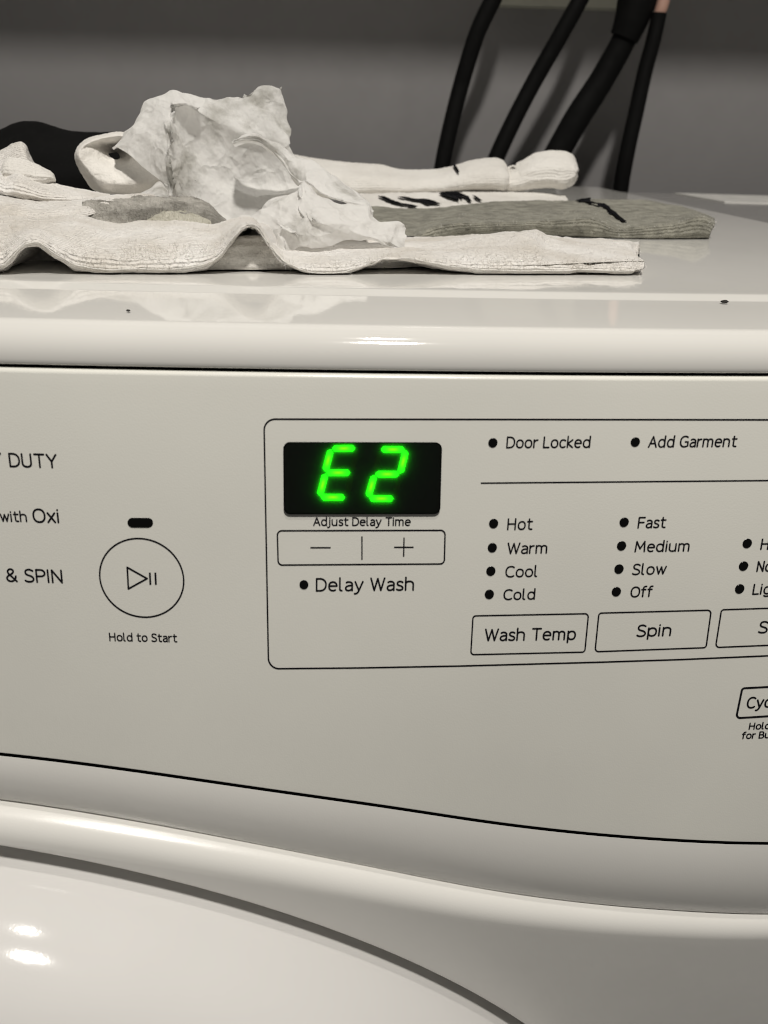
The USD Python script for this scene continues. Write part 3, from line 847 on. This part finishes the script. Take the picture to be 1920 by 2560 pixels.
# ---- front white sock
Lf = [(-90, 684), (-20, 685), (8, 680), (30, 656), (52, 630), (70, 617), (90, 615), (116, 632), (159, 665), (191, 685), (240, 692), (330, 692), (420, 690), (500, 682), (540, 663), (572, 622), (596, 584), (612, 570), (628, 566), (645, 573), (662, 600), (682, 632), (706, 658), (740, 675), (780, 686), (840, 690), (890, 680), (930, 664), (965, 654), (1010, 654), (1060, 661), (1120, 672), (1200, 683), (1300, 688), (1450, 688), (1580, 687), (1606, 684)]
dl = lambda x: 0.2035 + (0.236 - 0.2035) * x / 1600.0
Tf = [(-90, 545), (0, 540), (60, 545), (120, 540), (180, 535), (246, 548), (289, 557), (347, 552), (420, 555), (480, 557), (540, 562), (575, 552), (600, 545), (624, 543), (650, 562), (680, 600), (705, 628), (760, 630), (800, 621), (849, 612), (943, 615), (1025, 618), (1103, 613), (1185, 598), (1260, 591), (1335, 586), (1366, 599), (1480, 606), (1560, 611), (1590, 620), (1600, 634)]
Lc = PchipInterpolator(*np.array(Lf).T)
Tc = PchipInterpolator(*np.array(Tf).T)
xs_ = np.concatenate([np.linspace(-90, 1590, 120), np.linspace(1593, 1612, 8)])
end = lambda x: np.clip((1613 - x) / 30.0, 0, 1) ** 0.5
def frow(fr, dd, lift_=0.0):
    out = []
    for x in xs_:
        lo, hi = float(Lc(min(x, 1606))), float(Tc(min(x, 1600)))
        mid = lo * 0.6 + hi * 0.4
        y = lo + (hi - lo) * fr
        e = float(end(x))
        y = mid + (y - mid) * (0.55 + 0.45 * e)
        q = min(max((x - 1540) / 72.0, 0), 1)
        out.append((x - 20 * q * q * min(abs(2 * fr - 0.9), 1.1) ** 2, y + lift_, dl(x) + dd))
    return out
rows_px = [frow(0.03, 0.008), frow(0.0, 0.0030), frow(0.05, 0.0004), frow(0.15, -0.0012), frow(0.29, -0.0004), frow(0.50, 0.0045), frow(0.76, 0.016), frow(0.95, 0.030), frow(1.0, 0.036)]
NU = 560
S = skin(rows_px, NU, 70)
top = S[-1]
# behind the lip: a dip (the sock's mouth, seen dark) and then down to the lid
xpx = project(top)[:, 0]
dip = np.clip(1 - np.abs((xpx - 410) / 190.0) ** 3, 0, 1)
back = []
for dd, f, dp in ((0.042, 0.97, 0.25), (0.050, 0.90, 0.75), (0.064, 0.75, 1.0), (0.080, 0.3, 0.4), (0.084, 0.05, 0.0)):
    q = top.copy()
    q[:, 0] *= 1 + (dd - 0.036) / 0.26
    q[:, 1] += dd - 0.036
    h = (top[:, 2] - ZT) * f
    q[:, 2] = ZT + np.maximum(h - dip * dp * 0.010, 0.0012)
    back.append(q)
under = S[0].copy(); under[:, 1] += 0.02; under[:, 2] = np.maximum(under[:, 2] - 0.001, ZT + 0.0006)
S2 = PchipInterpolator(np.arange(6), np.stack([top] + back), axis=0)(np.linspace(0, 5, 36))
S = np.concatenate([under[None], S, S2[1:], ], 0)
S = wrinkle(S, 0.0016, 60, 3); S = wrinkle(S, 0.0007, 190, 2)
S = wrinkle(S, 0.00016, 900, 5)
S = floor_clip(S, 0.0005)
fs = thing('white_sock', (0.0, 0.24, ZT), 'dirty white terry sock lying along the front of the washer lid', 'sock', 'socks piled on the washing machine')
obj('sock_body', cloth_mesh(S), 'white_terry', fs, smooth=True)
# the layer beneath, seen under the arches of the front edge
xa = np.linspace(-120, 1560, 100)
deeper = lambda x: 0.017 * math.exp(-((x - 110) / 120) ** 2) + 0.007 * math.exp(-((x - 1080) / 160) ** 2)
rowU = lambda y, dd: [(x, y(x), dl(x) + dd + deeper(x)) for x in xa]
low = lambda x: 684.0 + 8 * math.exp(-((x - 300) / 300) ** 2) + (3.0 if x > 700 else 0)
U = skin([rowU(lambda x: low(x) - 1, 0.006), rowU(lambda x: low(x) - 22, 0.0045), rowU(lambda x: max(low(x) - 50, float(Lc(x)) - 12), 0.005), rowU(lambda x: max(low(x) - 95, float(Lc(x)) - 14), 0.008), rowU(lambda x: max(low(x) - 100, float(Lc(x)) - 8), 0.018)], 300, 30)
U = wrinkle(U, 0.0012, 160, 9)
U = wrinkle(U, 0.0002, 900, 6)
obj('lower_layer', cloth_mesh(floor_clip(U, 0.0005)), 'white_knit', fs, smooth=True)

fuzz(S[8:76], fs, 'terry_fuzz', 'white_terry', 16000, 0.0014, width=0.00007)
# two rows of stitches along the front edge
for row in (20, 26):
    c = S[row, 4:-6] + np.array([0, -0.00005, 0])
    r_ = 0.00016 * (0.75 + 0.45 * np.abs(np.sin(np.arange(len(c)) * 1.25)))
    obj('stitching', tube(c, r_, n=7), 'white_knit', fs, smooth=True)
# thin line of seam yarn near the cuff end
obj('seam', mark([[(1300, 664.8), (1380, 661.5), (1450, 658), (1540, 654.4), (1612, 652.4), (1612, 653.8), (1540, 655.8), (1450, 659.4), (1380, 662.5), (1300, 665.2)]], depth_from(S), 0.0001), 'seam_yarn', fs)
# grey terry sole and yellowed patch in the mouth of the front sock
M1 = skin([[(206, 556, .2465), (246, 562, .2475), (300, 568, .2485), (400, 566, .250), (500, 568, .252), (576, 572, .256)],
           [(206, 542, .2490), (262, 538, .2510), (330, 532, .254), (420, 526, .258), (500, 528, .261), (567, 553, .264)],
           [(206, 522, .2520), (290, 512, .2560), (350, 506, .262), (430, 501, .268), (505, 506, .272), (561, 545, .272)],
           [(206, 505, .2560), (300, 496, .2620), (350, 492, .268), (430, 488, .276), (500, 498, .282), (552, 546, .282)]], 160, 40)
M1 = wrinkle(M1, 0.0012, 150, 4); M1 = wrinkle(M1, 0.0004, 900, 8)
fuzz(M1, fs, 'lining_fuzz', 'sole_grey', 2500, 0.0012, 3)
obj('mouth_lining', cloth_mesh(M1, False), 'sole_grey', fs, smooth=True, label='grey soiled inside of the sock mouth')

M2 = skin([[(352, 562, .2475), (400, 560, .2480), (460, 560, .2485), (528, 562, .250)], [(372, 545, .2505), (420, 536, .2525), (470, 537, .254), (525, 552, .256)], [(395, 535, .254), (430, 527, .258), (470, 528, .261), (515, 545, .262)]], 70, 24)
M2 = wrinkle(M2, 0.0007, 260, 14); M2 = wrinkle(M2, 0.0003, 900, 15)
obj('yellowed_patch', cloth_mesh(M2, False), 'yellow_terry', fs, smooth=True)
fuzz(M2, fs, 'patch_fuzz', 'yellow_terry', 1500, 0.0010, 5)

# ---- middle white fold between the front sock and the left socks (top of the pile)
Fm = skin([[(-90, 548, .243), (0, 546, .243), (120, 546, .243), (215, 540, .2485), (262, 527, .2525), (330, 514, .2585), (435, 509, .268)],
           [(-90, 515, .250), (0, 512, .250), (110, 524, .250), (200, 520, .2515), (300, 504, .260), (436, 506, .272)],
           [(-90, 490, .262), (0, 488, .262), (43, 497, .262), (116, 507, .262), (200, 500, .264), (289, 490, .270), (360, 489, .274), (438, 502, .278)],
           [(-90, 494, .275), (0, 494, .275), (116, 512, .275), (200, 506, .277), (300, 496, .282), (440, 508, .288)],
           [(-90, 560, .30), (0, 556, .30), (200, 550, .30), (440, 545, .30)]], 240, 50)
Fm = wrinkle(Fm, 0.0012, 110, 12); Fm = wrinkle(Fm, 0.00025, 900, 13)
obj('heel_fold', cloth_mesh(Fm, False), 'white_terry', fs, smooth=True)

# ---- grey sock
Lg = [(820, 612, .31), (925, 615, .315), (1025, 618, .32), (1087, 615, .325), (1148, 597, .330), (1240, 590, .333), (1333, 584, .336), (1363, 596, .338), (1470, 602, .340), (1568, 606, .340), (1650, 604, .342), (1720, 601, .345), (1770, 597, .347)]
Eg = [(820, 580, .318), (925, 584, .320), (1029, 588, .322), (1087, 566, .324), (1148, 557, .327), (1240, 555, .331), (1404, 551, .335), (1470, 545, .337), (1551, 568, .340), (1609, 564, .341), (1691, 555, .343), (1752, 542, .347), (1788, 560, .352)]
Tg = [(820, 520, .39), (923, 516, .40), (1046, 522, .40), (1210, 507, .41), (1292, 502, .42), (1423, 503, .43), (1500, 498, .44), (1592, 500, .44), (1690, 514, .43), (1748, 530, .41), (1786, 545, .385)]
mid = lambda A, B, k, d, up: [(a[0] * (1 - k) + b[0] * k, a[1] * (1 - k) + b[1] * k - up, (a[2] if k < .5 else b[2]) * 1 + d) for a, b in zip(resample(A), resample(B))]
def resample(p, n=40):
    c = curve(p, n)
    return [tuple(v) for v in c]
def between(A, B, k, d=0.0, up=0.0):
    return [(a[0] * (1 - k) + b[0] * k, a[1] * (1 - k) + b[1] * k - up, a[2] * (1 - k) + b[2] * k + d) for a, b in zip(resample(A), resample(B))]
shift = lambda A, dy, dd, dx=0: [(a[0] + dx, a[1] + dy, a[2] + dd) for a in A]
G = skin([shift(Lg, 0, .02, -6), shift(Lg, 1, .003), between(Lg, Eg, .35, -.0016), between(Lg, Eg, .7, -.0016), Eg, between(Eg, Tg, .3, 0, 3), between(Eg, Tg, .7, 0, 2), Tg, shift(Tg, 8, .012, -3), shift(Tg, 26, .016, -10)], 420, 100)
G = wrinkle(G, 0.0007, 120, 21); G = wrinkle(G, 0.0003, 800, 22)
gs = thing('grey_sock', (0.12, 0.36, ZT), 'soiled grey-green sock with a black stripe near its ribbed cuff', 'sock', 'socks piled on the washing machine')
obj('sock_body', cloth_mesh(floor_clip(G)), 'grey_knit', gs, smooth=True)
fuzz(G[4:60], gs, 'terry_fuzz', 'white_knit', 2600, 0.0012, 2, width=0.00007)

Z5 = lambda pts: [(1240 + x / 2.44, 420 + y / 2.44) for x, y in pts]
stripe = Z5([(478, 203), (520, 192), (578, 186), (572, 204), (610, 218), (660, 222), (688, 240), (700, 258), (730, 275), (752, 300), (800, 335), (768, 332), (735, 312), (712, 290), (690, 285), (668, 250), (630, 240), (580, 226), (540, 214)])
obj('stripe', mark([stripe], depth_from(G)), 'black_yarn', gs)

# ---- lower white sock with black knitted marks
Lw = [(880, 530, .42), (950, 530, .42), (1046, 534, .43), (1210, 520, .44), (1292, 512, .45), (1400, 508, .455), (1424, 504, .46)]
Tw = [(880, 486, .46), (950, 484, .46), (1046, 482, .47), (1210, 480, .475), (1292, 480, .48), (1353, 482, .485), (1414, 490, .485)]
Wk = skin([shift(Lw, 6, .01), Lw, between(Lw, Tw, .3, -.004, 0), between(Lw, Tw, .75, -.002), Tw, shift(Tw, 4, .03), shift(Tw, 20, .035)], 300, 60)
Wk = wrinkle(Wk, 0.0009, 110, 31); Wk = wrinkle(Wk, 0.0003, 700, 32)
ws = thing('white_sock', (0.05, 0.46, ZT), 'flat white sock with black knitted lettering, under the wrinkled sock', 'sock', 'socks piled on the washing machine')
obj('sock_body', cloth_mesh(floor_clip(Wk)), 'white_knit', ws, smooth=True)
Z4 = lambda pts: [(800 + x / 2.44, 360 + y / 2.44) for x, y in pts]
marks = [Z4([(350, 328), (395, 330), (440, 352), (500, 372), (560, 380), (602, 392), (575, 397), (510, 385), (440, 372), (395, 350)]),
         Z4([(470, 330), (520, 332), (580, 345), (640, 345), (690, 355), (740, 378), (700, 378), (655, 382), (610, 362), (540, 350)]),
         Z4([(720, 312), (780, 300), (835, 300), (870, 315), (905, 330), (925, 362), (905, 364), (885, 340), (862, 330), (868, 352), (850, 340), (838, 330), (848, 360), (825, 352), (790, 340), (755, 330)]),
         Z4([(925, 320), (950, 328), (990, 358), (968, 358), (945, 340)])]
obj('knitted_mark', mark(marks, depth_from(Wk), 0.0012), 'black_yarn', ws)

# ---- wrinkled white sock at the back, with its cuff
Tu = [(640, 372, .52), (720, 385, .51), (800, 398, .505), (882, 407, .50), (943, 409, .50), (1005, 420, .50), (1087, 424, .50), (1148, 412, .50), (1189, 400, .50), (1240, 394, .50), (1258, 400, .50), (1270, 425, .495)]
Bu = [(640, 500, .49), (720, 497, .485), (800, 495, .48), (923, 493, .48), (1087, 488, .48), (1189, 482, .48), (1255, 482, .48), (1276, 468, .488)]
def tube_rows(T, B, front, back):
    return [B, between(B, T, .25, -front * .8), between(B, T, .55, -front), between(B, T, .85, -front * .6), T, between(B, T, .9, back * .7), between(B, T, .5, back), between(B, T, .1, back * .8), B]
Uw = skin(tube_rows(Tu, Bu, .014, .02), 320, 90)
Uw = wrinkle(Uw, 0.0016, 70, 41, stretch=(.35, 1, 1.4)); Uw = wrinkle(Uw, 0.0003, 700, 42)
us = thing('white_sock', (0.06, 0.5, ZT), 'wrinkled white sock lying highest at the back with folded cuff end', 'sock', 'socks piled on the washing machine')
obj('sock_body', cloth_mesh(Uw), 'white_knit', us, smooth=True)
Tc2 = [(1240, 432, .50), (1284, 413, .50), (1316, 397, .50), (1345, 383, .50), (1380, 380, .50), (1415, 382, .50), (1432, 393, .50), (1443, 422, .497)]
Bc2 = [(1240, 478, .485), (1284, 481, .485), (1330, 474, .485), (1374, 471, .485), (1406, 476, .485), (1427, 466, .487), (1442, 442, .49)]
Uc = skin(tube_rows(Tc2, Bc2, .012, .018), 200, 90)
# ribs of the cuff, running with it
u = np.linspace(0, 1, 200)[None, :]
Uc = wrinkle(Uc, 0.0022, 75, 45, stretch=(.25, 1.2, 1.6)); Uc = wrinkle(Uc, 0.0003, 700, 46)
obj('cuff', cloth_mesh(Uc), 'white_knit', us, smooth=True)
marks = [Z4([(808, 140), (822, 138), (836, 158), (848, 182), (842, 192), (828, 176)])]
obj('knitted_mark', mark(marks, depth_from(Uw), 0.0015), 'black_yarn', us)
marks = [Z4([(1158, 146), (1176, 140), (1194, 142), (1192, 152), (1172, 152), (1160, 156)])]
obj('knitted_mark', mark(marks, depth_from(Uc), 0.0025), 'black_yarn', us)

# ---- black sock far left
Tb = [(-140, 350, .40), (-60, 335, .40), (0, 323, .40), (30, 309, .40), (60, 304, .40), (90, 305, .40), (130, 315, .40), (180, 326, .40), (235, 331, .40), (300, 330, .40), (360, 345, .40)]
Bb = [(-140, 500, .37), (0, 500, .37), (100, 495, .37), (220, 485, .37), (360, 480, .37)]
K = wrinkle(skin(tube_rows(Tb, Bb, .012, .03), 200, 60), 0.001, 90, 51)
obj('black_sock', cloth_mesh(K), 'black_knit', smooth=True, label='black sock at the left end of the pile behind the white socks', category='sock', group='socks piled on the washing machine')

# ---- left white sock with folded toe
TL1 = [(-120, 400, .305), (-40, 388, .305), (0, 376, .305), (30, 362, .305), (52, 353, .305), (63, 359, .306), (72, 380, .307), (80, 400, .308), (96, 425, .31)]
BL1 = [(-120, 480, .295), (0, 480, .295), (60, 470, .297), (110, 455, .30)]
ls = thing('white_sock', (-0.13, 0.29, ZT), 'crumpled white sock with turned-over greyed edge at the left end', 'sock', 'socks piled on the washing machine')
A1 = wrinkle(skin(tube_rows(TL1, BL1, .004, .006), 160, 50), 0.0008, 130, 61); A1 = wrinkle(A1, .0003, 800, 62)
obj('toe', cloth_mesh(A1), 'white_terry', ls, smooth=True)
TL2 = [(-2, 440, .288), (3, 414, .286), (12, 398, .285), (28, 393, .285), (60, 398, .285), (85, 408, .285), (112, 421, .285), (130, 432, .286), (138, 448, .288)]
BL2 = [(-2, 452, .285), (10, 470, .283), (40, 482, .28), (80, 476, .28), (115, 464, .282), (139, 456, .287)]
A2 = wrinkle(skin(tube_rows(TL2, BL2, .006, .006), 160, 50), 0.0007, 150, 63); A2 = wrinkle(A2, .0003, 800, 64)
obj('turned_edge', cloth_mesh(A2), 'white_knit', ls, smooth=True)
TL3 = [(-100, 420, .282), (0, 425, .281), (12, 440, .281), (40, 428, .281), (70, 438, .281), (100, 452, .281), (139, 460, .282), (180, 469, .285), (230, 479, .288), (275, 487, .29)]
BL3 = [(-100, 500, .272), (0, 492, .272), (30, 497, .272), (70, 505, .272), (116, 512, .272), (180, 510, .274), (230, 500, .280), (275, 493, .286)]
A3 = wrinkle(skin(tube_rows(TL3, BL3, .007, .012), 200, 60), 0.0009, 120, 65); A3 = wrinkle(A3, .0003, 800, 66)
obj('sock_body', cloth_mesh(A3), 'white_terry', ls, smooth=True)

# ---- white sock with open cuff
def loop_skin(loops, nu, nv):
    R = []
    for lp, d in loops:
        p = np.array(lp + lp[:1], float)
        t = np.arange(len(p))
        c = CubicSpline(t, p, bc_type='periodic')(np.linspace(0, len(p) - 1, nu + 1)[:-1])
        dd = CubicSpline(t, np.append(d, d[0]) if np.ndim(d) else np.full(len(p), d), bc_type='periodic')(np.linspace(0, len(p) - 1, nu + 1)[:-1])
        R.append(at_depth(c[:, 0], c[:, 1], dd))
    R = np.stack(R)
    return PchipInterpolator(np.arange(len(R)), R, axis=0)(np.linspace(0, len(R) - 1, nv))
outer = [(300, 331), (240, 341), (200, 362), (187, 390), (197, 421), (218, 455), (250, 480), (330, 486), (410, 476), (440, 430), (405, 385), (350, 345)]
rim = [(298, 340), (244, 349), (206, 367), (197, 388), (210, 412), (236, 440), (265, 456), (320, 460), (378, 450), (398, 420), (372, 380), (335, 350)]
inner = [(290, 356), (250, 358), (220, 367), (212, 376), (222, 392), (245, 408), (268, 424), (292, 432), (318, 424), (334, 402), (326, 376), (310, 362)]
deep = [(300, 362), (270, 364), (248, 370), (240, 376), (248, 388), (262, 400), (280, 410), (298, 415), (316, 410), (326, 396), (322, 378), (312, 366)]
backl = [(x * .9 + 70, y * .9 + 48) for x, y in outer]
ob = lambda d: np.array([d + 0.01, d + .008, d + .003, d, d, d, d - .002, d - .002, d, d + .004, d + .008, d + .01])
Os = loop_skin([(backl, ob(.36)), (outer, ob(.315)), (outer, ob(.306)), (rim, ob(.300)), (inner, ob(.303)), (deep, ob(.309)), ([(x * .35 + 286 * .65, y * .35 + 392 * .65) for x, y in deep], ob(.314))], 160, 90)
Os = wrinkle(Os, 0.0006, 120, 71); Os = wrinkle(Os, .0003, 800, 72)
os_ = thing('white_sock', (-0.09, 0.31, ZT), 'white sock with open rolled mouth beside the black sock', 'sock', 'socks piled on the washing machine')
mm = grid_mesh(Os, wrap=True)
obj('sock_body', mm, 'white_knit', os_, smooth=True)

# ---- crumpled translucent sheet
top_ = [(268, 352, .300), (287, 336, .300), (307, 314, .302), (337, 287, .304), (358, 250, .305), (378, 234, .305), (428, 224, .306), (459, 228, .308), (522, 239, .312), (553, 246, .314), (582, 242, .315), (616, 246, .316), (638, 231, .318), (648, 217, .319), (688, 209, .32), (708, 214, .32), (716, 240, .32), (724, 290, .318), (737, 325, .314), (730, 357, .312)]
behind = [(290, 372, .318), (420, 300, .33), (560, 320, .335), (700, 330, .335), (728, 360, .325)]
crease = [(316, 384, .292), (356, 312, .292), (415, 264, .293), (466, 258, .294), (520, 285, .300), (560, 312, .303), (600, 325, .304), (660, 340, .305), (724, 364, .307)]
midp = [(345, 415, .290), (380, 360, .288), (424, 330, .287), (450, 300, .292), (470, 340, .298), (530, 355, .303), (600, 370, .306), (660, 385, .307), (740, 400, .307)]
lowp = [(372, 442, .288), (405, 430, .285), (424, 420, .284), (448, 410, .289), (490, 420, .297), (560, 440, .303), (640, 450, .306), (750, 450, .303)]
botp = [(400, 470, .286), (415, 475, .284), (428, 488, .284), (450, 497, .287), (495, 500, .292), (560, 545, .290), (640, 540, .285), (735, 520, .276)]
B1 = skin([behind, top_, between(top_, crease, .5, -.001, 2), crease, midp, lowp, botp], 320, 220)
B1 = crumple(B1, 0.0022, 26, 81); B1 = crumple(B1, 0.0011, 70, 82); B1 = crumple(B1, 0.0003, 190, 83); B1 = wrinkle(B1, 0.00022, 420, 82)
cs_ = thing('crumpled_sheet', (-0.05, 0.29, ZT), 'crumpled white dryer sheet standing up on top of the socks', 'dryer sheet')
obj('back_fold', cloth_mesh(B1, False), 'sheet_fibre', cs_, smooth=True)
# ridge in front of it, running down to the right
r_top = [(578, 352, .290), (590, 344, .288), (608, 334, .285), (632, 328, .283), (673, 344, .281), (712, 367, .280), (742, 384, .280), (787, 394, .279), (821, 424, .277), (871, 461, .274), (905, 484, .272), (924, 497, .271), (934, 520, .270)]
r_back = [(585, 362, .300), (632, 352, .298), (712, 390, .298), (787, 420, .298), (871, 480, .292), (930, 525, .286)]
r_1 = [(582, 358, .287), (608, 352, .283), (640, 354, .281), (673, 376, .279), (700, 402, .278), (725, 440, .275), (745, 458, .271), (760, 454, .267), (780, 464, .265), (800, 480, .264), (850, 500, .262), (905, 512, .261), (932, 530, .261)]
r_2 = [(586, 366, .296), (608, 360, .294), (640, 362, .293), (673, 386, .291), (700, 414, .289), (725, 454, .286), (745, 474, .281), (760, 470, .272), (800, 494, .268), (850, 512, .266), (932, 542, .264)]
B2 = skin([r_back, r_top, between(r_top, r_1, .5, -.0015), r_1, r_2], 300, 130)
B2 = crumple(B2, 0.0012, 40, 84); B2 = crumple(B2, 0.0005, 110, 85); B2 = crumple(B2, 0.0002, 240, 86); B2 = wrinkle(B2, 0.0002, 460, 85)
obj('ridge_fold', cloth_mesh(B2, False), 'sheet_fibre', cs_, smooth=True)
f_top = [(575, 556, .262), (590, 549, .261), (620, 532, .260), (655, 511, .259), (702, 482, .259), (730, 474, .259), (743, 450, .260), (760, 441, .261), (780, 452, .260), (800, 470, .258), (850, 490, .257), (905, 497, .257), (926, 512, .257), (936, 540, .256), (952, 546, .257), (986, 549, .258), (1015, 553, .260), (1024, 566, .262)]
f_1 = [(590, 562, .256), (640, 540, .252), (690, 515, .250), (740, 495, .249), (790, 515, .246), (850, 530, .248), (920, 550, .250), (1022, 580, .256)]
f_2 = [(625, 566, .252), (660, 552, .248), (700, 540, .245), (745, 548, .243), (800, 560, .241), (850, 560, .243), (920, 578, .246), (1018, 594, .253)]
f_3 = [(660, 585, .247), (690, 575, .243), (730, 585, .240), (780, 590, .241), (850, 583, .243), (920, 592, .243), (970, 603, .245), (1020, 606, .25)]
f_4 = [(684, 618, .244), (710, 630, .241), (770, 630, .241), (824, 618, .243), (860, 606, .244), (922, 606, .244), (973, 615, .245), (1022, 616, .248)]
f_b = [(588, 560, .272), (660, 525, .272), (743, 470, .275), (800, 490, .275), (905, 520, .27), (1010, 570, .27)]
B3 = skin([f_b, f_top, f_1, f_2, f_3, f_4], 300, 170)
B3 = crumple(B3, 0.0020, 36, 87); B3 = crumple(B3, 0.0013, 90, 88); B3 = crumple(B3, 0.0004, 200, 89); B3 = wrinkle(B3, 0.0002, 460, 88)
obj('front_fold', cloth_mesh(B3, False), 'sheet_fibre', cs_, smooth=True)
# left tip lying on the sock
L1 = skin([[(330, 495, .284), (375, 468, .286), (398, 452, .288), (418, 470, .288)], [(320, 500, .276), (375, 480, .277), (405, 472, .278), (424, 485, .279)], [(318, 503, .270), (375, 499, .270), (405, 499, .270), (432, 503, .272)]], 60, 30)
L1 = crumple(L1, 0.0005, 90, 90)
obj('left_tip', cloth_mesh(L1, False), 'sheet_fibre', cs_, smooth=True)

# ---- crumbs and a fibre on the lid
def crumb(px, py, w, h, seed, z):
    p = at_height(float(px), float(py), z)
    m = trimesh.creation.icosphere(2, 1.0)
    m.vertices = m.vertices * (0.8 + 0.5 * noise(m.vertices * 2.1 + seed, seed)[:, None])
    sc = np.linalg.norm(p - EYE) / F
    m.vertices = m.vertices * np.array([w / 2 * sc, w / 3 * sc, h / 2 * sc]) + p + np.array([0, 0, h / 2 * sc * .9])
    return m
obj('crumb', crumb(1811, 757, 17, 6, 1, -0.0009), 'speck', smooth=True, label='black flat crumb near the right end of the lid step', category='crumb')
obj('crumb', crumb(321, 779, 9, 5, 2, -0.0016), 'speck', smooth=True, label='small black crumb on the lid band below the left socks', category='crumb')
